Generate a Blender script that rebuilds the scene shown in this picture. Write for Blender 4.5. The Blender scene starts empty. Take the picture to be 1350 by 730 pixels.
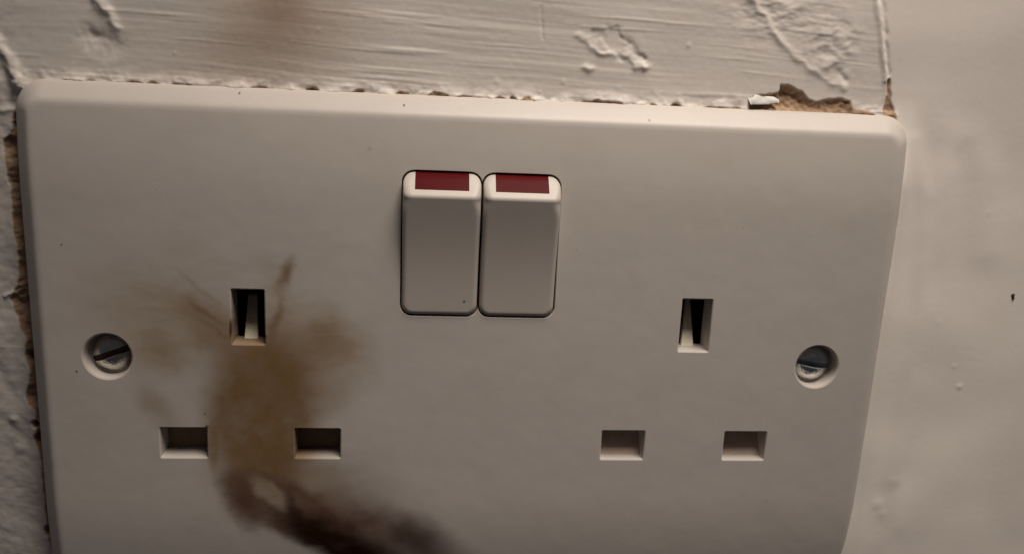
import bpy, bmesh, math
import numpy as np
from mathutils import Matrix, Vector

# ------------------------------------------------------------------ units
# Plate space: millimetres, x right, y up, z out of the wall; origin on the
# socket's face, midway between the two fixing screws.
MM = 0.001
def V(x, y, z): return Vector((x * MM, -z * MM, y * MM))
SWAP = Matrix(((1, 0, 0), (0, 0, -1), (0, 1, 0)))      # plate axes -> Blender axes

scene = bpy.context.scene
col = scene.collection

# ------------------------------------------------------------------ camera
FPX, PPX, PPY = 1150.0, 675.0, 365.0                    # photo pixels
A, B, G = 0.2295, 0.0980, -0.0462
TX, TY, TZ = -6.17, -14.38, 148.34
def _rot(a, b, c):
    ca, sa, cb, sb, cc, sc = math.cos(a), math.sin(a), math.cos(b), math.sin(b), math.cos(c), math.sin(c)
    X = np.array([[1, 0, 0], [0, ca, -sa], [0, sa, ca]])
    Y = np.array([[cb, 0, sb], [0, 1, 0], [-sb, 0, cb]])
    Z = np.array([[cc, -sc, 0], [sc, cc, 0], [0, 0, 1]])
    return Z @ X @ Y
RC = _rot(A, B, G)
CAM = -RC.T @ np.array([TX, TY, -TZ])
def back(px, py, z=0.0):
    """photo pixel -> plate-space (x, y) on the plane at depth z"""
    d = RC.T @ np.array([(px - PPX) / FPX, -(py - PPY) / FPX, -1.0])
    p = CAM + d * (z - CAM[2]) / d[2]
    return float(p[0]), float(p[1])

cam_data = bpy.data.cameras.new('camera')
cam = bpy.data.objects.new('camera', cam_data)
col.objects.link(cam)
rot = SWAP @ Matrix(RC.T.tolist())
cam.matrix_world = Matrix.Translation(V(*CAM)) @ rot.to_4x4()
cam_data.sensor_width = 36.0
cam_data.lens = FPX / 1350.0 * 36.0
cam_data.clip_start = 0.002
cam_data.clip_end = 20.0
cam_data.dof.use_dof = True
cam_data.dof.focus_distance = 0.143
cam_data.dof.aperture_fstop = 20.0
scene.camera = cam

# ------------------------------------------------------------------ light
world = bpy.data.worlds.new('World')
scene.world = world
world.use_nodes = True
bg = world.node_tree.nodes['Background']
bg.inputs['Color'].default_value = (0.95, 0.88, 1.0, 1)
bg.inputs['Strength'].default_value = 0.03

def aim(o, target):
    o.rotation_euler = (Vector(target) - o.location).to_track_quat('-Z', 'Y').to_euler()

ld = bpy.data.lights.new('room_lamp', 'SPOT')
ld.energy = 8.5
ld.color = (1.0, 0.90, 0.805)
ld.shadow_soft_size = 0.12
ld.spot_size = math.radians(59)
ld.spot_blend = 1.0
lamp = bpy.data.objects.new('room_lamp', ld)
lamp.location = V(95, 370, 120)
aim(lamp, V(40, 80, 0))
col.objects.link(lamp)

vs = scene.view_settings
vs.view_transform = 'Standard'
vs.look = 'None'
vs.exposure = 0.0
vs.gamma = 1.0
vs.use_curve_mapping = False
scene.render.resolution_x, scene.render.resolution_y = 1024, 553

# ------------------------------------------------------------------ node helpers
class NT:
    def __init__(self, name):
        self.mat = bpy.data.materials.new(name)
        self.mat.use_nodes = True
        self.t = self.mat.node_tree
        self.bsdf = self.t.nodes['Principled BSDF']
    def n(self, kind, **kw):
        nd = self.t.nodes.new(kind)
        for k, v in kw.items(): setattr(nd, k, v)
        return nd
    def link(self, a, b): self.t.links.new(a, b)
    def math(self, op, a, b=None, clamp=False):
        nd = self.n('ShaderNodeMath', operation=op, use_clamp=clamp)
        for i, v in enumerate((a, b)):
            if v is None: continue
            if isinstance(v, (int, float)): nd.inputs[i].default_value = v
            else: self.link(v, nd.inputs[i])
        return nd.outputs[0]
    def mix(self, fac, a, b, mode='MIX'):
        nd = self.n('ShaderNodeMix', data_type='RGBA', blend_type=mode)
        if isinstance(fac, (int, float)): nd.inputs[0].default_value = fac
        else: self.link(fac, nd.inputs[0])
        for i, v in ((6, a), (7, b)):
            if isinstance(v, tuple): nd.inputs[i].default_value = (*v, 1)
            else: self.link(v, nd.inputs[i])
        return nd.outputs[2]
    def coords(self):
        """2-D plate coordinates in millimetres, flattened in depth"""
        tc = self.n('ShaderNodeTexCoord')
        sp = self.n('ShaderNodeSeparateXYZ')
        self.link(tc.outputs['Object'], sp.inputs[0])
        cb = self.n('ShaderNodeCombineXYZ')
        self.link(self.math('MULTIPLY', sp.outputs[0], 1000.0), cb.inputs[0])
        self.link(self.math('MULTIPLY', sp.outputs[2], 1000.0), cb.inputs[1])
        return cb.outputs[0]
    def coords3(self):
        tc = self.n('ShaderNodeTexCoord')
        m = self.n('ShaderNodeVectorMath', operation='SCALE')
        self.link(tc.outputs['Object'], m.inputs[0]); m.inputs['Scale'].default_value = 1000.0
        return m.outputs[0]
    def noise(self, vec, scale, detail=4.0, rough=0.55, dist=0.0):
        nd = self.n('ShaderNodeTexNoise')
        self.link(vec, nd.inputs['Vector'])
        nd.inputs['Scale'].default_value = scale
        nd.inputs['Detail'].default_value = detail
        nd.inputs['Roughness'].default_value = rough
        nd.inputs['Distortion'].default_value = dist
        return nd
    def warp(self, vec, scale, amount, detail=3.0):
        nz = self.noise(vec, scale, detail)
        s = self.n('ShaderNodeVectorMath', operation='SUBTRACT')
        self.link(nz.outputs['Color'], s.inputs[0]); s.inputs[1].default_value = (.5, .5, .5)
        m = self.n('ShaderNodeVectorMath', operation='SCALE')
        self.link(s.outputs[0], m.inputs[0]); m.inputs['Scale'].default_value = amount
        a = self.n('ShaderNodeVectorMath', operation='ADD')
        self.link(vec, a.inputs[0]); self.link(m.outputs[0], a.inputs[1])
        f = self.n('ShaderNodeVectorMath', operation='MULTIPLY')
        self.link(a.outputs[0], f.inputs[0]); f.inputs[1].default_value = (1, 1, 0)
        return f.outputs[0]
    def blob(self, vec, cx, cy, rx, ry, ang, inner, outer, strength):
        """soft ellipse: 'strength' inside radius 'inner', fading to 0 at 'outer'"""
        mp = self.n('ShaderNodeMapping', vector_type='TEXTURE')
        self.link(vec, mp.inputs['Vector'])
        mp.inputs['Location'].default_value = (cx, cy, 0)
        mp.inputs['Rotation'].default_value = (0, 0, ang)
        mp.inputs['Scale'].default_value = (rx, ry, 1)
        ln = self.n('ShaderNodeVectorMath', operation='LENGTH')
        self.link(mp.outputs[0], ln.inputs[0])
        mr = self.n('ShaderNodeMapRange', interpolation_type='SMOOTHSTEP')
        self.link(ln.outputs['Value'], mr.inputs['Value'])
        mr.inputs['From Min'].default_value = inner
        mr.inputs['From Max'].default_value = outer
        mr.inputs['To Min'].default_value = strength
        mr.inputs['To Max'].default_value = 0.0
        return mr.outputs[0]
    def pxblob(self, vec, p, q, width, inner=.35, outer=1.0, strength=1.0, z=0.0):
        """soft ellipse whose long axis runs from photo pixel p to q; width in pixels"""
        a, b = back(*p, z), back(*q, z)
        L = math.hypot(b[0] - a[0], b[1] - a[1]) / 2
        ang = math.atan2(b[1] - a[1], b[0] - a[0])
        return self.blob(vec, (a[0] + b[0]) / 2, (a[1] + b[1]) / 2, max(L, .05), width / 7.6 / 2, ang, inner, outer, strength)
    def screen(self, masks):
        """union of soft masks: 1 - prod(1 - m)"""
        acc = None
        for m in masks:
            inv = self.math('SUBTRACT', 1.0, m)
            acc = inv if acc is None else self.math('MULTIPLY', acc, inv)
        return self.math('SUBTRACT', 1.0, acc)
    def bump(self, height, strength, dist):
        nd = self.n('ShaderNodeBump')
        self.link(height, nd.inputs['Height'])
        nd.inputs['Strength'].default_value = strength
        nd.inputs['Distance'].default_value = dist
        self.link(nd.outputs[0], self.bsdf.inputs['Normal'])
    def set(self, **kw):
        for k, v in kw.items():
            s = self.bsdf.inputs[k.replace('_', ' ')]
            if isinstance(v, tuple): s.default_value = (*v, 1)
            elif isinstance(v, (int, float)): s.default_value = v
            else: self.link(v, s)

# ------------------------------------------------------------------ materials
PLASTIC = (0.575, 0.525, 0.475)

def faceplate_material():
    m = NT('scorched_white_plastic')
    P = m.coords()
    W1 = m.warp(P, 0.16, 4.5, 4)          # smoky edges
    W2 = m.warp(P, 0.30, 2.5, 5)          # tighter edges
    n1 = m.noise(P, 0.22, 5, .6).outputs['Fac']
    n2 = m.noise(m.warp(P, .1, 6), 0.5, 6, .65).outputs['Fac']
    fn = m.math('ADD', m.math('MULTIPLY', n1, 0.9), 0.55)
    # directional smear noise: smoke was blown down and to the right
    def smear(ang, sc):
        mp = m.n('ShaderNodeMapping')
        m.link(W1, mp.inputs['Vector'])
        mp.inputs['Rotation'].default_value = (0, 0, -ang)
        mp.inputs['Scale'].default_value = (.25, 1.0, 1)
        return m.noise(mp.outputs[0], sc, 4, .5).outputs['Fac']
    s1 = smear(math.radians(-28), .42)
    s2 = smear(math.radians(-72), .35)
    # tan haze round the sooty pin holes
    haze = m.screen([
        m.pxblob(W1, (270, 480), (480, 470), 230, .0, 1, .55),
        m.pxblob(W1, (200, 370), (350, 480), 90, .0, 1, .55),
        m.pxblob(W1, (150, 455), (270, 475), 100, .0, 1, .45),
        m.pxblob(W1, (70, 350), (310, 480), 190, .0, 1, .4),
        m.pxblob(W1, (380, 420), (520, 500), 120, .0, 1, .5),
        m.pxblob(W1, (165, 490), (250, 580), 60, .0, 1, .3),
        m.pxblob(W1, (400, 480), (455, 395), 60, .0, 1, .42),
        m.pxblob(W1, (240, 590), (520, 700), 170, .0, 1, .6),
        m.pxblob(W1, (340, 330), (400, 440), 60, .0, 1, .3),
        m.pxblob(W1, (170, 300), (330, 390), 90, .0, 1, .16),
    ])
    haze = m.math('MULTIPLY', haze, m.math('ADD', m.math('MULTIPLY', s1, 1.6), .5), True)
    # brown scorch column between the pin holes
    scorch = m.screen([
        m.pxblob(W2, (352, 405), (338, 690), 178, .5, 1.0, .86),
        m.pxblob(W1, (356, 380), (345, 620), 260, .1, 1.0, .55),
        m.pxblob(W2, (315, 485), (425, 510), 84, .1, 1.0, .6),
        m.pxblob(W2, (276, 590), (440, 600), 110, .3, 1.0, .55),
        m.pxblob(W2, (228, 380), (318, 445), 14, .0, 1.0, .55),
        m.pxblob(W1, (205, 375), (345, 490), 90, .0, 1.0, .45),
        m.pxblob(W2, (215, 345), (312, 415), 10, .0, 1.0, .3),
        m.pxblob(W2, (245, 410), (325, 462), 12, .0, 1.0, .4),
        m.pxblob(W1, (160, 485), (245, 575), 50, .0, 1.0, .15),
        m.pxblob(P, (279, 545), (283, 630), 22, .3, 1.0, .6),
        m.pxblob(W2, (390, 325), (362, 395), 26, .0, 1.0, .85),
        m.pxblob(W2, (378, 370), (350, 475), 20, .0, 1.0, .7),
        m.pxblob(W1, (165, 445), (265, 475), 80, .0, 1.0, .24),
        m.pxblob(W1, (390, 540), (490, 500), 70, .0, 1.0, .3),
        m.pxblob(W1, (380, 490), (480, 400), 110, .0, 1.0, .34),
    ])
    scorch = m.math('MULTIPLY', scorch, m.math('ADD', m.math('MULTIPLY', n1, 0.75), 0.62), True)
    # red-brown char along the soot's edges
    char = m.screen([
        m.pxblob(W2, (278, 618), (480, 725), 92, .6, 1.0, .85),
        m.pxblob(W2, (360, 650), (660, 775), 130, .25, 1.0, .8),
        m.pxblob(W2, (288, 610), (345, 715), 62, .2, 1.0, .7),
        m.pxblob(W1, (300, 610), (600, 720), 190, .0, 1.0, .4),
    ])
    char = m.math('MULTIPLY', char, m.math('ADD', m.math('MULTIPLY', n1, 0.6), 0.7), True)
    # near-black soot sweeping off the lower edge
    soot = m.screen([
        m.pxblob(W2, (335, 660), (590, 790), 84, .2, 1.0, .97),
        m.pxblob(W2, (350, 668), (500, 755), 62, .3, 1.0, .9),
        m.pxblob(W2, (364, 634), (404, 704), 30, .1, 1.0, .75),
        m.pxblob(W2, (495, 680), (610, 740), 92, .05, 1.0, .62),
        m.pxblob(W2, (346, 447), (353, 438), 12, .2, 1.0, .7),
        m.pxblob(W2, (272, 560), (276, 566), 9, .2, 1.0, .8),
        m.pxblob(P, (304, 415), (304, 450), 5, .3, 1.0, .85),
    ])
    soot = m.math('MULTIPLY', soot, m.math('ADD', m.math('MULTIPLY', s1, 0.5), 0.74), True)
    # the wiped, paler notch inside the soot
    wipe = m.screen([m.pxblob(W2, (320, 620), (388, 674), 40, .35, 1.0, .9)])
    keep = m.math('SUBTRACT', 1.0, wipe)
    scorch = m.math('MULTIPLY', scorch, m.math('ADD', m.math('MULTIPLY', keep, .85), .15))
    soot = m.math('MULTIPLY', soot, keep)
    char = m.math('MULTIPLY', char, m.math('ADD', m.math('MULTIPLY', keep, .8), .2))
    tone = m.noise(P, 0.05, 3).outputs['Fac']
    base = m.mix(m.math('MULTIPLY', tone, .5), PLASTIC, (0.545, 0.495, 0.445))
    smudge = m.noise(W1, .09, 5, .6).outputs['Fac']
    base = m.mix(m.math('MULTIPLY', m.math('SUBTRACT', smudge, .5, True), .9), base, (0.46, 0.40, 0.345))
    smoke = m.screen([m.pxblob(W1, (150, 400), (520, 420), 330, .0, 1.0, .5), m.pxblob(W1, (220, 600), (560, 640), 200, .0, 1.0, .4),
                      m.pxblob(W1, (60, 340), (330, 440), 120, .0, 1.0, .3)])
    smoke = m.math('MULTIPLY', smoke, m.math('ADD', m.math('MULTIPLY', m.math('SUBTRACT', s1, .3), 2.2), .0, True), True)
    base = m.mix(smoke, base, (0.33, 0.285, 0.24))
    c = m.mix(haze, base, (0.36, 0.26, 0.165))
    c = m.mix(scorch, c, m.mix(n1, (0.165, 0.098, 0.042), (0.26, 0.162, 0.075)))
    c = m.mix(char, c, (0.125, 0.066, 0.042))
    c = m.mix(soot, c, (0.022, 0.008, 0.003))
    # specks of dust and grime
    specks = [m.pxblob(P, (px - r, py), (px + r, py), 2 * r, .4, 1.0, s) for px, py, r, s in
              ((310, 124, 2.0, .8), (532, 140, 2.2, .8), (859, 160, 2.5, .5), (81, 323, 1.8, .7), (101, 489, 2.0, .9),
               (487, 197, 4, .15), (270, 545, 2.2, .5), (760, 330, 1.3, .35), (980, 300, 1.2, .3), (1010, 660, 1.4, .3),
               (640, 520, 1.2, .3), (205, 250, 1.3, .35), (812, 128, 1.5, .5))]
    c = m.mix(m.screen(specks), c, (0.06, 0.04, 0.03))
    m.set(Base_Color=c)
    dark_mask = m.math('MAXIMUM', scorch, soot)
    m.set(Roughness=m.math('ADD', 0.42, m.math('MULTIPLY', dark_mask, .3)), Specular_IOR_Level=m.math('SUBTRACT', .4, m.math('MULTIPLY', dark_mask, .38)))
    hb = m.noise(m.coords3(), 1.3, 3).outputs['Fac']
    hb2 = m.noise(m.coords3(), .12, 2).outputs['Fac']
    m.bump(m.math('ADD', m.math('MULTIPLY', hb, .04), m.math('MULTIPLY', hb2, .5)), .5, .0004)
    return m.mat

def plain(name, colr, rough=.5, metal=0.0, spec=.5, var=.25, scale=.4, bump=0.0):
    m = NT(name)
    P = m.coords3()
    nz = m.noise(P, scale, 4).outputs['Fac']
    dark = tuple(v * (1 - var) for v in colr)
    m.set(Base_Color=m.mix(nz, dark, tuple(min(1, v * (1 + var * .5)) for v in colr)), Roughness=rough, Metallic=metal, Specular_IOR_Level=spec)
    if bump: m.bump(m.noise(P, scale * 4, 4).outputs['Fac'], .6, bump)
    return m.mat

def rocker_material():
    m = NT('white_rocker_plastic')
    P = m.coords()
    tone = m.noise(P, .15, 3).outputs['Fac']
    c = m.mix(tone, (0.52, 0.465, 0.41), (0.56, 0.50, 0.445))
    sp = m.screen([m.pxblob(P, (612 - 2.2, 398), (612 + 2.2, 398), 5, .4, 1.0, .85, 1.0),
                   m.pxblob(P, (690, 300), (692, 300), 2, .4, 1, .3, 1.0)])
    m.set(Base_Color=m.mix(sp, c, (.06, .04, .03)), Roughness=.4, Specular_IOR_Level=.4)
    m.bump(m.noise(m.coords3(), 1.2, 2).outputs['Fac'], .3, .00002)
    return m.mat

def wall_material():
    m = NT('painted_plaster')
    P = m.coords()
    def att(nm):
        a = m.n('ShaderNodeAttribute', attribute_name=nm)
        return a.outputs['Fac']
    tone = m.noise(P, .06, 4).outputs['Fac']
    paint = m.mix(tone, (0.70, 0.64, 0.575), (0.78, 0.715, 0.65))
    paint = m.mix(att('right_lift'), paint, m.mix(tone, (0.80, 0.73, 0.66), (0.86, 0.79, 0.715)))  # right patch coloured lighter, standing in for stronger light on it
    st = m.warp(P, .08, 7, 4)
    stain = m.screen([m.pxblob(st, (200, 25), (530, 30), 200, .0, 1, .68, -4.6),
                      m.pxblob(st, (310, -10), (420, 10), 80, .1, 1, .5, -4.6),
                      m.pxblob(st, (130, 60), (480, 100), 120, .0, 1, .28, -4.6)])
    paint = m.mix(stain, paint, (0.36, 0.245, 0.155))
    fine = m.noise(m.coords3(), 1.8, 5, .65).outputs['Fac']
    plaster = m.mix(fine, (0.27, 0.16, 0.09), (0.62, 0.43, 0.29))
    c = m.mix(att('plaster'), paint, plaster)
    c = m.mix(att('dark_mask'), c, (0.05, 0.035, 0.025))
    m.set(Base_Color=c, Roughness=m.math('ADD', .55, m.math('MULTIPLY', att('plaster'), .35)), Specular_IOR_Level=.3)
    h = m.math('ADD', m.noise(m.coords3(), 1.0, 4).outputs['Fac'],
               m.math('MULTIPLY', m.math('MULTIPLY', fine, att('plaster')), 4.0))
    m.bump(h, .5, .00002)
    return m.mat

M_PLATE = faceplate_material()
M_ROCKER = rocker_material()
M_WALL = wall_material()
M_RED = plain('red_indicator', (0.092, 0.0065, 0.008), .25, spec=.03, var=.12)
M_SHUT = plain('cream_shutter_plastic', (0.50, 0.39, 0.31), .5)
M_BURNT = plain('burnt_shutter_plastic', (0.25, 0.16, 0.10), .6, var=.5, bump=.0001)
M_LEVER = plain('cream_lever_plastic', (0.78, 0.70, 0.55), .5)
M_BASE = plain('black_base', (0.012, 0.011, 0.010), .6)
M_ZINC = plain('zinc_plated_steel', (0.88, 0.92, 0.88), .17, metal=1.0, var=.3, scale=.5, bump=.00022)
M_TARN = plain('tarnished_steel', (0.78, 0.76, 0.70), .16, metal=1.0, var=.55, scale=.5, bump=.00022)
M_SLOT = plain('dusty_screw_slot', (0.34, 0.37, 0.38), .6, metal=.2, var=.4)
M_SLOT_D = plain('grimy_screw_slot', (0.16, 0.10, 0.09), .55, metal=.2, var=.5)
M_FLAKE = plain('white_paint_flake', (0.70, 0.67, 0.61), .6, bump=.00004)
M_DARK = plain('brown_grit', (0.05, 0.03, 0.018), .7, var=.5)

# ------------------------------------------------------------------ mesh helpers
def make(name, verts, faces, mat, parent=None, smooth_angle=None):
    me = bpy.data.meshes.new(name)
    me.from_pydata([tuple(V(*v)) for v in verts], [], faces)
    me.validate()
    bm = bmesh.new(); bm.from_mesh(me)
    bmesh.ops.recalc_face_normals(bm, faces=bm.faces)
    bm.to_mesh(me); bm.free()
    me.materials.append(mat)
    o = bpy.data.objects.new(name, me)
    col.objects.link(o)
    if parent: o.parent = parent
    if smooth_angle is not None: smooth(o, smooth_angle)
    return o

def smooth(o, ang):
    me = o.data
    me.shade_smooth()
    me.set_sharp_from_angle(angle=math.radians(ang))

def rrect(cx, cy, hw, hh, r, n=10):
    """rounded rectangle outline"""
    r = max(min(r, hw - 1e-3, hh - 1e-3), 0.02)
    pts = []
    for sx, sy, a0 in ((1, 1, 0), (-1, 1, 90), (-1, -1, 180), (1, -1, 270)):
        for k in range(n + 1):
            a = math.radians(a0 + 90 * k / n)
            pts.append((cx + sx * (hw - r) + r * math.cos(a), cy + sy * (hh - r) + r * math.sin(a)))
    return pts

def loft(rings):
    """closed solid from rings (lists of 3-D points, equal length)"""
    n = len(rings[0])
    verts = [p for r in rings for p in r]
    faces = [tuple(range(n))]
    for i in range(len(rings) - 1):
        for k in range(n):
            a, b = i * n + k, i * n + (k + 1) % n
            faces.append((a, b, b + n, a + n))
    faces.append(tuple((len(rings) - 1) * n + k for k in range(n)))
    return verts, faces

def cut(target, cutters):
    for c in cutters:
        md = target.modifiers.new('cut', 'BOOLEAN')
        md.operation = 'DIFFERENCE'; md.solver = 'EXACT'; md.object = c; md.material_mode = 'TRANSFER'
    dg = bpy.context.evaluated_depsgraph_get()
    me = bpy.data.meshes.new_from_object(target.evaluated_get(dg))
    me.name = target.data.name
    target.modifiers.clear()
    target.data = me
    for c in cutters: bpy.data.objects.remove(c, do_unlink=True)

def cutter(outline, z0, chamfer, depth_chamfer):
    """prism with a flared mouth; outline(d) gives the outline grown by d"""
    rings = []
    for z, d in ((z0, 0), (-depth_chamfer, 0), (-depth_chamfer * .35, chamfer * .3), (.02, chamfer * 1.05), (1.0, chamfer * 1.05)):
        rings.append([(x, y, z) for x, y in outline(d)])
    return make('cutter', *loft(rings), M_PLATE)

# ------------------------------------------------------------------ wall
def perlin(x, y, seed):
    rs = np.random.RandomState(seed)
    perm = rs.permutation(512)
    ang = rs.rand(512) * 2 * np.pi
    gx, gy = np.cos(ang), np.sin(ang)
    xi, yi = np.floor(x).astype(int), np.floor(y).astype(int)
    xf, yf = x - xi, y - yi
    u = xf * xf * xf * (xf * (xf * 6 - 15) + 10); v = yf * yf * yf * (yf * (yf * 6 - 15) + 10)
    def g(ix, iy, dx, dy):
        h = perm[(perm[ix & 511] + iy) & 511]
        return gx[h] * dx + gy[h] * dy
    a = g(xi, yi, xf, yf); b = g(xi + 1, yi, xf - 1, yf)
    c = g(xi, yi + 1, xf, yf - 1); d = g(xi + 1, yi + 1, xf - 1, yf - 1)
    return ((a + (b - a) * u) * (1 - v) + (c + (d - c) * u) * v) * 1.5

def fbm(x, y, seed, octs=4, gain=.5):
    s, a, f = 0, 1.0, 1.0
    for k in range(octs):
        s = s + a * perlin(x * f + 17.3 * k, y * f - 9.1 * k, seed + k)
        a *= gain; f *= 2.0
    return s

def sstep(a, b, x):
    t = np.clip((x - a) / (b - a), 0, 1)
    return t * t * (3 - 2 * t)

HW, HT, HB = 73.2, 43.8, 43.2         # plate half width, top, bottom
ZW = -4.9                             # wall surface beside the plate

def build_wall():
    step = 0.2
    def axis(lo, hi, far_lo, far_hi):
        mid = np.arange(lo, hi + 1e-6, step)
        up, dn, s = [hi], [lo], step
        while up[-1] < far_hi: s *= 1.25; up.append(up[-1] + s)
        s = step
        while dn[-1] > far_lo: s *= 1.25; dn.append(dn[-1] - s)
        return np.concatenate([np.array(dn[:0:-1]), mid, np.array(up[1:])])
    xs = axis(-90, 116, -420, 420); ys = axis(-46, 68, -420, 420)
    X, Y = np.meshgrid(xs, ys)
    pw = lambda px, py: back(px, py, ZW)
    def pwl(px, py):
        z = ZW
        for _ in range(5):
            x, y = back(px, py, z); z = ZW + .045 * min(y - 44, 0) + .06 * min(x + 73, 0)
        return x, y

    # side regions: left patch, brushed strip above, smooth right-hand patch
    jx0, jy0 = pw(1168, 150); jx1, jy1 = pw(1153, 0)
    jx = jx0 + (Y - jy0) * (jx1 - jx0) / (jy1 - jy0) + .35 * fbm(Y * .25, Y * 0 + 3, 5, 3)
    right = sstep(-.5, .8, X - np.where(Y > 44.5, jx, 66))
    left = 1 - sstep(-76, -66, X + .25 * (Y - 44) + 2 * fbm(X * .1, Y * .1, 7, 2))
    brushed = np.clip(1 - right, 0, 1) * (1 - .65 * left)

    H = np.full_like(X, ZW)
    H += .45 * fbm(X * .022, Y * .022, 11, 3)
    # brush strokes, slightly falling to the right and gently wavy
    ang = math.radians(-2.4)
    U = X * math.cos(ang) + Y * math.sin(ang)
    S = -X * math.sin(ang) + Y * math.cos(ang) + 1.1 * fbm(X * .018, Y * .03, 21, 2)
    strokes = .075 * fbm(U * .02, S * .33, 31, 2) + .040 * fbm(U * .035, S * 1.0, 37, 2) + .020 * fbm(U * .07, S * 2.3, 43, 2) + .012 * fbm(U * .13, S * 1.6, 45, 2)
    patch = .45 + .55 * sstep(-.25, .35, fbm(U * .02, S * .09, 47, 2))
    calm = 1 - .5 * sstep(15, 60, X)
    H += brushed * strokes * patch * .82 * calm
    sharp = np.maximum(fbm(U * .03, S * .8, 51, 3) - .42, 0)
    H += brushed * .17 * sharp * calm
    # uneven old filler on the left, smooth finish on the right
    H += left * (.20 * fbm(X * .13, Y * .13, 61, 3) + .05 * fbm(X * .6, Y * .6, 67, 3))
    H += right * (.10 * fbm(X * .05, Y * .05, 71, 2) + .004 * fbm(X * .5, Y * .5, 73, 2) + .07 * fbm(X * .11, Y * .025, 74, 2))
    H += (1 - left) * (1 - .75 * right) * .012 * fbm(X * .9, Y * .9, 77, 2)
    # the right-hand patch swells gently outwards towards the bottom
    H += right * .047 * 10 * np.log1p(np.exp((34 - np.maximum(Y, -150)) / 10))
    H += right * .12
    H += right * .022 * 10 * np.log1p(np.exp((34 - np.maximum(Y, -150)) / 10)) * sstep(75, 98, X)
    # the old filler on the left falls back downwards and away from the plate
    lw_ = 1 - sstep(-74, -70, X)
    H += lw_ * (.045 * np.clip(Y - 44, -120, 0) + .06 * np.clip(X + 73, -60, 0) * sstep(52, 36, Y))

    def ridge(pts, width, height, jit=.5, seed=0, soft=False):
        """raised line along photo-pixel polyline"""
        P = [pw(*p) for p in pts]
        best = np.full_like(X, 1e9)
        Xw = X + jit * fbm(X * .35, Y * .35, 101 + seed, 3); Yw = Y + jit * fbm(X * .35, Y * .35, 151 + seed, 3)
        for (ax, ay), (bx, by) in zip(P[:-1], P[1:]):
            dx, dy = bx - ax, by - ay
            t = np.clip(((Xw - ax) * dx + (Yw - ay) * dy) / (dx * dx + dy * dy), 0, 1)
            best = np.minimum(best, np.hypot(Xw - ax - t * dx, Yw - ay - t * dy))
        var = .55 + .6 * np.clip(fbm(X * .25, Y * .25, 201 + seed, 2) + .3, 0, 1.3)
        if soft: var = .8 + .2 * np.clip(fbm(X * .05, Y * .05, 201 + seed, 2) + .3, 0, 1.3)
        return height * var * np.exp(-(best / width) ** 2)

    # joint between the brushed strip and the right-hand patch
    H += ridge([(1153, -20), (1157, 20), (1162, 60), (1166, 105)], .4, .24, .3, 1)
    H -= ridge([(1159, -20), (1163, 20), (1167, 60), (1170, 100)], .35, .22, .4, 2)
    # wrinkles and old filler lines
    H += ridge([(985, -10), (1020, 45), (1060, 85), (1112, 117)], .6, .24, .35, 3)
    bx_, by_ = pw(1095, 62)
    scab = np.exp(-(((X - bx_) / 4.6) ** 2 + ((Y - by_) / 5.5) ** 2) ** 1.5)
    H += scab * (.24 * fbm(X * .28, Y * .36, 231, 3) + .08)
    bx_, by_ = pw(1020, 20)
    H += np.exp(-(((X - bx_) / 7) ** 2 + ((Y - by_) / 3.5) ** 2)) * .22 * fbm(X * .25, Y * .5, 237, 3)
    H -= ridge([(1108, 98), (1114, 106)], .6, .35, .6, 7)
    H += ridge([(128, -5), (138, 15), (150, 36)], .8, .6, .5, 8)
    H -= ridge([(118, 48), (150, 62)], 1.4, .45, .8, 9)
    H += ridge([(-10, 50), (10, 80), (28, 110)], .9, .7, .6, 10)
    H -= ridge([(2, 95), (12, 135)], 1.1, .45, .6, 11)
    H += ridge([(0, 148), (16, 146)], .6, .5, .4, 12)
    H += ridge([(1246, 172), (1280, 184), (1300, 235), (1296, 330)], 3.2, .22, .0, 20, True)
    H += ridge([(1204, 186), (1216, 260), (1206, 400), (1168, 620)], 1.6, .16, .0, 21, True)
    H -= ridge([(713, 10), (716, 52)], .22, .10, .3, 13)
    # peeled chip in the paint: ragged step with a lifted lower lip
    cx, cy = pw(805, 55)
    q = np.hypot((X - cx - .25 * (Y - cy)) / 4.3, (Y - cy + .3 * (X - cx)) / 2.4) + .55 * fbm(X * .33, Y * .33, 301, 3)
    H -= .17 * (1 - sstep(.5, 1.0, q))
    H += ridge([(760, 46), (775, 52), (782, 66), (795, 72), (815, 69), (830, 76), (838, 86), (850, 88)], .5, .24, .5, 14)
    H -= ridge([(822, 50), (835, 66), (850, 80)], .45, .22, .5, 15)
    H += ridge([(772, 88), (778, 92)], .5, .32, .3, 16)
    H += ridge([(838, 88), (852, 90)], .6, .3, .4, 17)
    # tiny bumps
    rs = np.random.RandomState(5)
    for px, py, r, h in ((655, 108, .5, .10), (742, 108, .4, .07), (908, 60, .35, .10), (1255, 503, .5, .10), (1249, 477, .4, .05),
                         (1145, 652, 1.1, .10), (1150, 664, .9, .06), (230, 70, .3, .06), (420, 40, .3, .05), (8, 560, .8, .3),
                         (15, 600, .9, .25), (1300, 280, .5, .03), (1230, 420, .6, .03)):
        bx, by = pw(px, py)
        H += h * np.exp(-((X - bx) ** 2 + (Y - by) ** 2) / (r * r))

    # paint and filler drawn up against the plate
    d_right = X - HW
    H += (.25 + 1.75 * np.clip((Y + 45) / 88, 0, 1)) * np.exp(-np.clip(d_right, 0, None) / 2.4) * sstep(0, 16, 47 - Y) * sstep(68, 72, X)
    H += .34 * np.exp(-((X - 80.5 - .03 * (Y - 20) - .8 * fbm(Y * .08, Y * 0, 303, 2)) / 2.4) ** 2) * sstep(44, 34, Y)
    d_top = Y - HT
    top_zone = sstep(-76, -72, X) * (1 - sstep(68, 72, X)) * sstep(41, 42.5, Y)
    lip = (.35 + .55 * np.clip(fbm(X * .22, Y * .3, 311, 3), -.5, 1)) * np.exp(-np.clip(d_top, 0, None) / .9)
    H += top_zone * lip
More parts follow.
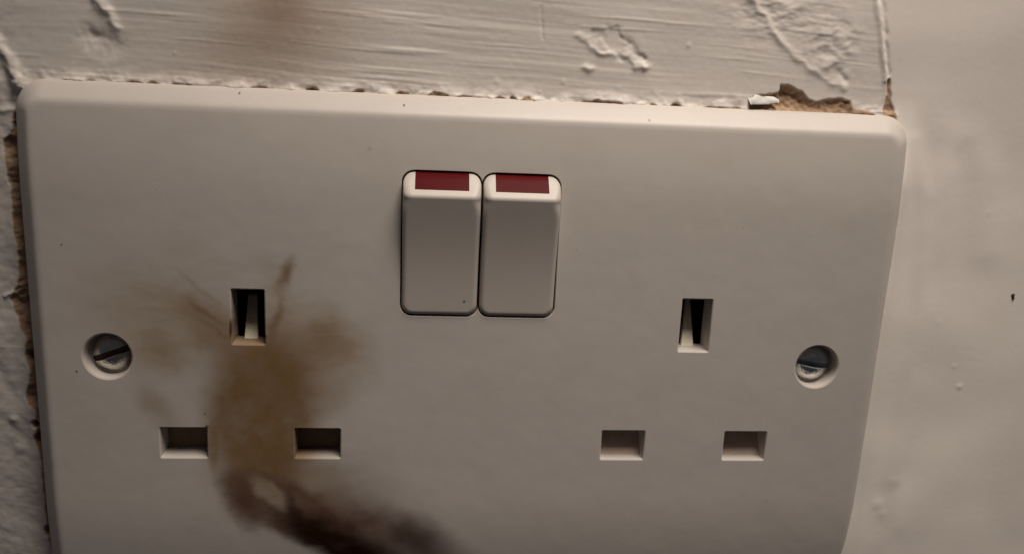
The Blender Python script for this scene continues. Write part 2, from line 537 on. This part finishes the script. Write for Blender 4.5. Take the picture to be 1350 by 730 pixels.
    H += top_zone * .35 * np.maximum(fbm(X * .5, Y * .7, 317, 3) - .15, 0) * np.exp(-np.clip(d_top - .3, 0, None) / 1.0)

    right_lift = right.copy()
    plaster = np.zeros_like(X); dark_mask = np.zeros_like(X)
    wx = X + .55 * fbm(X * .45, Y * .45, 401, 4); wy = Y + .45 * fbm(X * .45, Y * .45, 407, 4)

    def inside(poly, qx, qy):
        """signed distance (negative inside) to polygon"""
        d = np.full_like(qx, 1e9); ins = np.zeros(qx.shape, bool)
        n = len(poly)
        for i in range(n):
            (ax, ay), (bx, by) = poly[i], poly[(i + 1) % n]
            dx, dy = bx - ax, by - ay
            t = np.clip(((qx - ax) * dx + (qy - ay) * dy) / (dx * dx + dy * dy + 1e-12), 0, 1)
            d = np.minimum(d, np.hypot(qx - ax - t * dx, qy - ay - t * dy))
            c = ((ay > qy) != (by > qy)) & (qx < (bx - ax) * (qy - ay) / (by - ay + 1e-12) + ax)
            ins ^= c
        return np.where(ins, -d, d)

    def hole(pts, depth, edge=.16, rough=.6, seed=0, g=.0, lean=.0):
        nonlocal H, plaster, dark_mask
        poly = [(pwl if p[0] < 110 and p[1] > 112 else pw)(*p) for p in pts]
        x0 = min(p[0] for p in poly) - 3; x1 = max(p[0] for p in poly) + 3
        y0 = min(p[1] for p in poly) - 3; y1 = max(p[1] for p in poly) + 3
        j0, j1 = np.searchsorted(xs, [x0, x1]); i0, i1 = np.searchsorted(ys, [y0, y1])
        sl = (slice(i0, i1), slice(j0, j1))
        jit = .35 if g == 0 else .45
        qx = X[sl] + jit * (wx[sl] - X[sl]); qy = Y[sl] + jit * (wy[sl] - Y[sl])
        sd = inside(poly, qx, qy)
        mk = 1 - sstep(-edge, edge, sd)
        floor = H[sl] - depth * (.4 + .6 * sstep(0, 1.2, -sd)) + lean * np.clip(HT + 1.5 - Y[sl], -1.5, 1.5) + rough * (fbm(X[sl] * .35, Y[sl] * .35, 501 + seed, 4) + .25 * fbm(X[sl] * 1.6, Y[sl] * 1.6, 551 + seed, 3))
        H[sl] = H[sl] * (1 - mk) + np.minimum(floor, H[sl]) * mk
        plaster[sl] = np.maximum(plaster[sl], 1 - sstep(-.05, .22, sd))
        if g: dark_mask[sl] = np.maximum(dark_mask[sl], g * mk)  # hole floor mixed towards dark brown by this amount

    # broken-out plaster above the plate's top edge
    hole([(984, 160), (985, 141), (990, 130), (1003, 126), (1027, 123), (1030, 113), (1038, 112), (1047, 118), (1058, 122), (1066, 131),
          (1076, 135), (1092, 131), (1106, 131), (1119, 134), (1125, 143), (1150, 150), (1158, 165)], .95, .16, .6, 1, 0, .28)
    # split running up the joint
    hole([(1160, 165), (1163, 148), (1166, 138), (1168, 126), (1168, 106), (1172, 104), (1173, 126), (1174, 138), (1177, 150), (1180, 165)], .5, .14, .25, 2, 0, .08)
    # missing filler down the left side
    hole([(30, 120), (19, 150), (14, 178), (3, 186), (8, 215), (14, 250), (17, 300), (25, 340), (22, 378), (14, 392), (22, 415), (30, 436),
          (36, 450), (33, 470), (41, 490), (34, 520), (38, 532), (47, 540), (50, 556), (46, 572), (46, 586), (54, 596), (58, 640),
          (61, 690), (66, 720), (100, 720), (80, 500), (60, 300), (45, 120)], 1.1, .2, .5, 3, .22)
    # dark voids in it
    for px, py, r in ((42, 470, 6), (50, 578, 5), (47, 558, 4), (40, 398, 7), (20, 165, 4), (64, 700, 6)):
        hole([(px + r * math.cos(k * math.pi / 4), py + r * 1.3 * math.sin(k * math.pi / 4)) for k in range(8)], 4.2, .3, .3, 4 + int(px), .55)
    # crumbling gaps along the top seam
    for px, py, w, h in ((90, 106, 8, 3), (120, 107, 6, 2), (178, 109, 12, 4), (203, 110, 8, 3), (238, 112, 16, 2.5), (345, 116, 14, 2.5),
                         (412, 117, 8, 2), (472, 120, 7, 4), (530, 122, 9, 3.5), (577, 124, 13, 5), (612, 127, 9, 2), (659, 129, 6, 4),
                         (676, 130, 4, 3), (694, 130, 8, 4), (860, 138, 4, 2), (890, 139, 6, 2.5), (790, 134, 30, 1.4), (950, 142, 26, 1.5)):
        h *= .5; w *= 1.0
        hole([(px - w, py + 8), (px - w, py + 1), (px - w * .3, py - h), (px + w * .4, py - h * .6), (px + w, py + 1.2), (px + w, py + 8)],
             .8, .18, .4, 20 + int(px) % 50, .25)
    # thin torn edge at the left
    H += ridge([(0, 392), (14, 388), (38, 380)], .35, .5, .3, 18)
    H += ridge([(20, 378), (38, 377)], .3, .35, .3, 19)

    keep = ~((np.abs(X) < 69.5) & (Y < 40.0) & (Y > -40.0))
    ny, nx = X.shape
    idx = -np.ones(X.size, int)
    fk = keep[:-1, :-1] & keep[1:, :-1] & keep[:-1, 1:] & keep[1:, 1:]
    a = np.arange(X.size).reshape(ny, nx)
    quads = np.stack([a[:-1, :-1][fk], a[:-1, 1:][fk], a[1:, 1:][fk], a[1:, :-1][fk]], 1)
    used = np.unique(quads); idx[used] = np.arange(len(used)); quads = idx[quads]
    co = np.stack([X.ravel()[used] * MM, -H.ravel()[used] * MM, Y.ravel()[used] * MM], 1)
    me = bpy.data.meshes.new('wall')
    me.vertices.add(len(co)); me.vertices.foreach_set('co', co.ravel())
    me.loops.add(quads.size); me.loops.foreach_set('vertex_index', quads.ravel())
    me.polygons.add(len(quads)); me.polygons.foreach_set('loop_start', np.arange(len(quads)) * 4)
    me.update(calc_edges=True); me.validate()
    for nm, arr in (('plaster', plaster), ('dark_mask', dark_mask), ('right_lift', right_lift)):
        at = me.attributes.new(nm, 'FLOAT', 'POINT')
        at.data.foreach_set('value', arr.ravel()[used].astype(np.float32))
    me.shade_smooth()
    me.materials.append(M_WALL)
    o = bpy.data.objects.new('wall', me)
    col.objects.link(o)
    o['kind'] = 'structure'
    o['label'] = 'cream painted plaster wall with brush strokes and chipped edges'
    def at(x, y): return float(H[np.searchsorted(ys, y), np.searchsorted(xs, x)])
    return o, at

wall, wall_at = build_wall()

# ------------------------------------------------------------------ socket
root = bpy.data.objects.new('double_socket', None)
root.empty_display_size = .02
col.objects.link(root)
root['label'] = 'white plastic double wall socket with two rocker switches and brown scorch marks'
root['category'] = 'wall socket'

CY = (HT - HB) / 2; HH = (HT + HB) / 2
SX, YE, YL = 37.64, 7.14, 7.14 - 22.23
EW, EH, LW, LH = 2.62, 4.64, 3.80, 2.65
WALLT = 4.5
def plate_ring(d, z): return [(x, y, z) for x, y in rrect(0, CY, HW - d, HH - d, max(4.6 - d * .8, .6), 12)]
PIL, PD = 1.45, 18.0                 # the face is gently pillowed towards its top and bottom
prof = [(0.25, -8.9), (0, -3.7), (.05, -3.35), (.2, -2.95), (.5, -2.5), (1.0, -1.94), (1.7, -1.2), (2.25, -.64), (2.65, -.29), (3.0, -.11), (3.4, -.02), (3.9, 0)]
plate = make('faceplate', *loft([plate_ring(d, z) for d, z in prof]), M_PLATE, root)
cs = [make('cutter', *loft([[(x, y, -20) for x, y in rrect(0, CY, 68, 38.5, 2)], [(x, y, -WALLT) for x, y in rrect(0, CY, 68, 38.5, 2)]]), M_PLATE)]
for s in (-1, 1):
    c = s * SX
    for cx, cy, w, h in ((c, YE, EW, EH), (c - 11.1, YL, LW, LH), (c + 11.1, YL, LW, LH)):
        cs.append(cutter(lambda d, cx=cx, cy=cy, w=w, h=h: rrect(cx, cy, w + d, h + d, .18 + d, 3), -WALLT - 1, .26, .28))
    # screw recess
    cs.append(cutter(lambda d, s=s: [(s * 60.3 + (3.72 + d) * math.cos(a), (3.72 + d) * math.sin(a)) for a in np.linspace(0, 2 * math.pi, 48, endpoint=False)], -2.75, .38, .45))
    # switch opening
    cs.append(cutter(lambda d, s=s: rrect(s * 6.46, 20.0, 6.50 + d, 12.05 + d, 2.0 + d, 10), -WALLT - 1, .14, .18))
cut(plate, cs)
bm = bmesh.new(); bm.from_mesh(plate.data)
for sg in (-1, 1):
    for d in (4.6, 6, 7.5, 9, 10.6, 12.4, 14.2, 16, 18):
        bmesh.ops.bisect_plane(bm, geom=bm.verts[:] + bm.edges[:] + bm.faces[:], plane_co=V(0, CY + sg * (HH - d), 0), plane_no=Vector((0, 0, 1)), dist=1e-7)
for v in bm.verts:
    d = HH - abs(v.co.z / MM - CY)
    if d < PD: v.co.y += PIL * (1 - max(d, 2.6) / PD) ** 2 * MM
bm.to_mesh(plate.data); bm.free()
smooth(plate, 24)
wn = plate.modifiers.new('weighted', 'WEIGHTED_NORMAL'); wn.keep_sharp = True; wn.weight = 100
plate['label'] = 'white plastic faceplate with brown scorch and black soot round the left socket holes'

make('base', *loft([[(x, y, z) for x, y in rrect(0, CY, 67.9, 38.4, 2)] for z in (-13.0, -11.5)]), M_BASE, root)  # unseen base coloured black so the openings read as deep shade

# --- rocker switches
def rocker_height(y):
    """front profile: steep top face, rounded ridge, long face running down"""
    yt, zt, yr, zr, yb, zb = 31.9, -.35, 28.35, 3.15, 8.1, .35
    za = zt + (y - yt) * (zr - zt) / (yr - yt)
    tt = np.clip((y - yb) / (yr - yb), 0, 1)
    zb_ = zb + (y - yb) * (zr - zb) / (yr - yb) - .55 * np.sin(np.pi * tt)
    k = .5
    m = np.minimum(za, zb_); d = np.abs(za - zb_)
    return m - np.maximum(k - d, 0) ** 2 / (4 * k)

def rocker(cx):
    hw, y0, y1 = 6.27, 8.18, 31.80
    cy, hh, r = (y0 + y1) / 2, (y1 - y0) / 2, 1.85
    def edge_drop(d, y):
        e = .8 + .7 * math.exp(-((y - 28.0) / 1.5) ** 2)
        k = max(e - d, 0)
        top = y1 - y
        return (e - math.sqrt(max(e * e - k * k, 0))) * (1.0 if top > 4.2 else .35 + .65 * top / 4.2)
    def dist(x, y):
        qx, qy = abs(x - cx) - (hw - r), abs(y - cy) - (hh - r)
        return r - math.hypot(max(qx, 0), max(qy, 0)) - min(max(qx, qy), 0) if max(qx, qy) > 0 else r - max(qx, qy)
    ease = lambda t: .5 - .5 * math.cos(math.pi * t)
    us = [2 * ease(k / 44) - 1 for k in range(45)]
    ysr = sorted(set([round(y0 + (cy - y0) * (1 - math.cos(math.pi / 2 * k / 40)), 4) for k in range(41)] + [round(y1 - (y1 - cy) * (1 - math.cos(math.pi / 2 * k / 40)), 4) for k in range(41)]
                     + [round(v, 4) for v in np.linspace(26.9, 29.4, 22)]))
    verts, faces, nx = [], [], len(us)
    for y in ysr:
        dy = max(abs(y - cy) - (hh - r), 0)
        half = hw - r + math.sqrt(max(r * r - dy * dy, 0))
        for u in us:
            x = cx + u * half
            d = max(dist(x, y), 0.0)
            verts.append((x, y, float(rocker_height(np.array(y))) - edge_drop(d, y)))
    ny = len(ysr)
    for j in range(ny - 1):
        for i in range(nx - 1):
            q = j * nx + i
            faces.append((q, q + 1, q + nx + 1, q + nx))
    rim = list(range(nx)) + [j * nx + nx - 1 for j in range(1, ny)] + [(ny - 1) * nx + i for i in range(nx - 2, -1, -1)] + [j * nx for j in range(ny - 2, 0, -1)]
    b0 = len(verts)
    verts += [(verts[k][0], verts[k][1], -4.2) for k in rim]
    for k in range(len(rim)):
        k2 = (k + 1) % len(rim)
        faces.append((rim[k2], rim[k], b0 + k, b0 + k2))
    faces.append(tuple(range(b0, b0 + len(rim))))
    o = make('rocker_switch', verts, faces, M_ROCKER, root, 50)
    # red on-marker let into the top face
    rx0, rx1 = cx - 4.35, cx + 4.3
    n, m = 10, 8
    vs_, fs_ = [], []
    yy = np.linspace(31.79, 29.3, m + 1)
    for j in range(m + 1):
        zt = float(rocker_height(np.array(yy[j]))) + .035 - edge_drop(y1 - yy[j], yy[j])
        for dz in (0, -.5):
            for i in range(n + 1): vs_.append((rx0 + (rx1 - rx0) * i / n, yy[j] + (.02 if dz else 0), zt + dz))
    w = n + 1
    for j in range(m):
        for i in range(n):
            a = j * 2 * w + i
            fs_.append((a, a + 1, a + 1 + 2 * w, a + 2 * w))
            b = a + w
            fs_.append((b, b + 2 * w, b + 1 + 2 * w, b + 1))
        for i in (0, n):
            a = j * 2 * w + i
            fs_.append((a, a + 2 * w, a + 3 * w, a + w))
    for j in (0, m):
        for i in range(n):
            a = j * 2 * w + i
            fs_.append((a, a + w, a + w + 1, a + 1))
    make('red_marker', vs_, fs_, M_RED, o, 40)
    return o
for s in (-1, 1): rocker(s * 6.46)

# --- pin-hole shutters and levers
def slab(name, quad, thick, mat, parent):
    """plate with front corners quad (BL, BR, TR, TL) and a thickness along -z"""
    v = list(quad) + [(x, y, z - thick) for x, y, z in quad]
    f = [(0, 1, 2, 3), (7, 6, 5, 4)] + [(k, k + 4, (k + 1) % 4 + 4, (k + 1) % 4) for k in range(4)]
    o = make(name, v, f, mat, parent)
    bv = o.modifiers.new('bevel', 'BEVEL'); bv.width = .12 * MM; bv.segments = 2
    return o
for sgn in (-1, 1):
    cx = SX + sgn * 11.1
    slab('shutter', [(cx - LW - .15, YL - LH - .2, -2.0), (cx + LW + .15, YL - LH - .2, -2.0), (cx + LW + .15, YL + LH + .2, -5.4), (cx - LW - .15, YL + LH + .2, -5.4)], .8, M_SHUT, root)
    cx = -SX + sgn * 11.1
    o = slab('shutter', [(cx - LW - .6, YL - LH - .6, -4.45), (cx + LW + .6, YL - LH - .6, -4.45), (cx + LW + .6, YL + LH + .6, -5.2), (cx - LW - .6, YL + LH + .6, -5.2)], .8, M_BURNT, root)
    o['label'] = 'burnt dark brown shutter'
def lever(b0, b1, t0, t1, zb, zt):
    q = [(*back(*b0, zb), zb), (*back(*b1, zb), zb), (*back(*t1, zt), zt), (*back(*t0, zt), zt)]
    return slab('shutter_lever', q, 1.0, M_LEVER, root)
lever((897, 462), (914.5, 462), (904, 392), (910, 392), -2.7, -8.0)
lever((321.5, 452), (340, 452), (327, 388), (339, 388), -2.7, -8.0)

# --- fixing screws
def screw(cx, ang, mat, slot_mat, label):
    rings = []
    n = 48
    for r, z in ((1.6, -9.0), (1.6, -4.4), (3.1, -2.75), (3.26, -2.66), (3.3, -2.5), (3.22, -2.3), (3.0, -2.02), (2.6, -1.66), (2.1, -1.35), (1.5, -1.1), (.8, -.95), (.2, -.9)):
        rings.append([(cx + r * math.cos(a), r * math.sin(a), z) for a in np.linspace(0, 2 * math.pi, n, endpoint=False)])
    o = make('screw', *loft(rings), mat, root)
    ca, sa = math.cos(ang), math.sin(ang)
    def bar(w, z): return [(cx + u * ca - v * sa, u * sa + v * ca, z) for u, v in ((-3.1, -w), (3.1, -w), (3.1, w), (-3.1, w))]
    c = make('cutter', *loft([bar(.46, -2.45), bar(.50, -1.8), bar(.62, -.5)]), slot_mat)
    cut(o, [c])
    smooth(o, 35)
    o['label'] = label
    return o
screw(-60.3, math.radians(20), M_TARN, M_SLOT_D, 'dull tarnished slotted screw beside the scorched socket')
screw(60.3, math.radians(-9), M_ZINC, M_SLOT, 'bright zinc slotted screw beside the clean socket')

# ------------------------------------------------------------------ loose bits
def lump(name, cx, cy, cz, sx, sy, sz, mat, seed, parent=None):
    rs = np.random.RandomState(seed)
    bm = bmesh.new(); bmesh.ops.create_icosphere(bm, subdivisions=2, radius=1)
    for v in bm.verts: v.co *= 1 + rs.uniform(-.25, .2)
    verts = [(cx + v.co.x * sx, cy + v.co.y * sy, cz + v.co.z * sz) for v in bm.verts]
    faces = [tuple(v.index for v in f.verts) for f in bm.faces]; bm.free()
    return make(name, verts, faces, mat, parent, 60)

def flake():
    z = -4.7
    outline = [(988, 138), (986, 131), (993, 128), (997, 124), (1002, 121), (1008, 122), (1011, 127), (1020, 128), (1027, 132), (1026, 136), (1012, 138), (998, 138)]
    P = [back(px, py, z) for px, py in outline]
    mx = sum(p[0] for p in P) / len(P); my = sum(p[1] for p in P) / len(P)
    lo, hi = min(p[1] for p in P), max(p[1] for p in P)
    rings = []
    def zz(x, y): return z + .6 - 1.1 * (y - lo) / (hi - lo) + .25 * math.sin(x * 1.7)
    for k, dz in ((.25, -.35), (.7, -.35), (1.0, -.3), (1.0, -.05), (.85, .05), (.5, .12), (.1, .12)):
        rings.append([(mx + (x - mx) * k, my + (y - my) * k, zz(mx + (x - mx) * k, my + (y - my) * k) + dz) for x, y in P])
    o = make('paint_flake', *loft(rings), M_FLAKE, None, 50)
    o['label'] = 'small white curled paint flake in the broken plaster above the socket'
    o['category'] = 'paint flake'
flake()
bz = ZW
for _ in range(4): bx, by = back(1335, 390, bz); bz = wall_at(bx, by)
g = lump('grit_speck', bx, by + .25, bz + .05, .34, .3, .3, M_DARK, 3)
g2 = lump('speck', bx + .1, by - .3, bz + .05, .26, .34, .25, M_DARK, 4, g)
g['label'] = 'tiny dark brown grit speck stuck on the smooth wall'
g['category'] = 'speck'
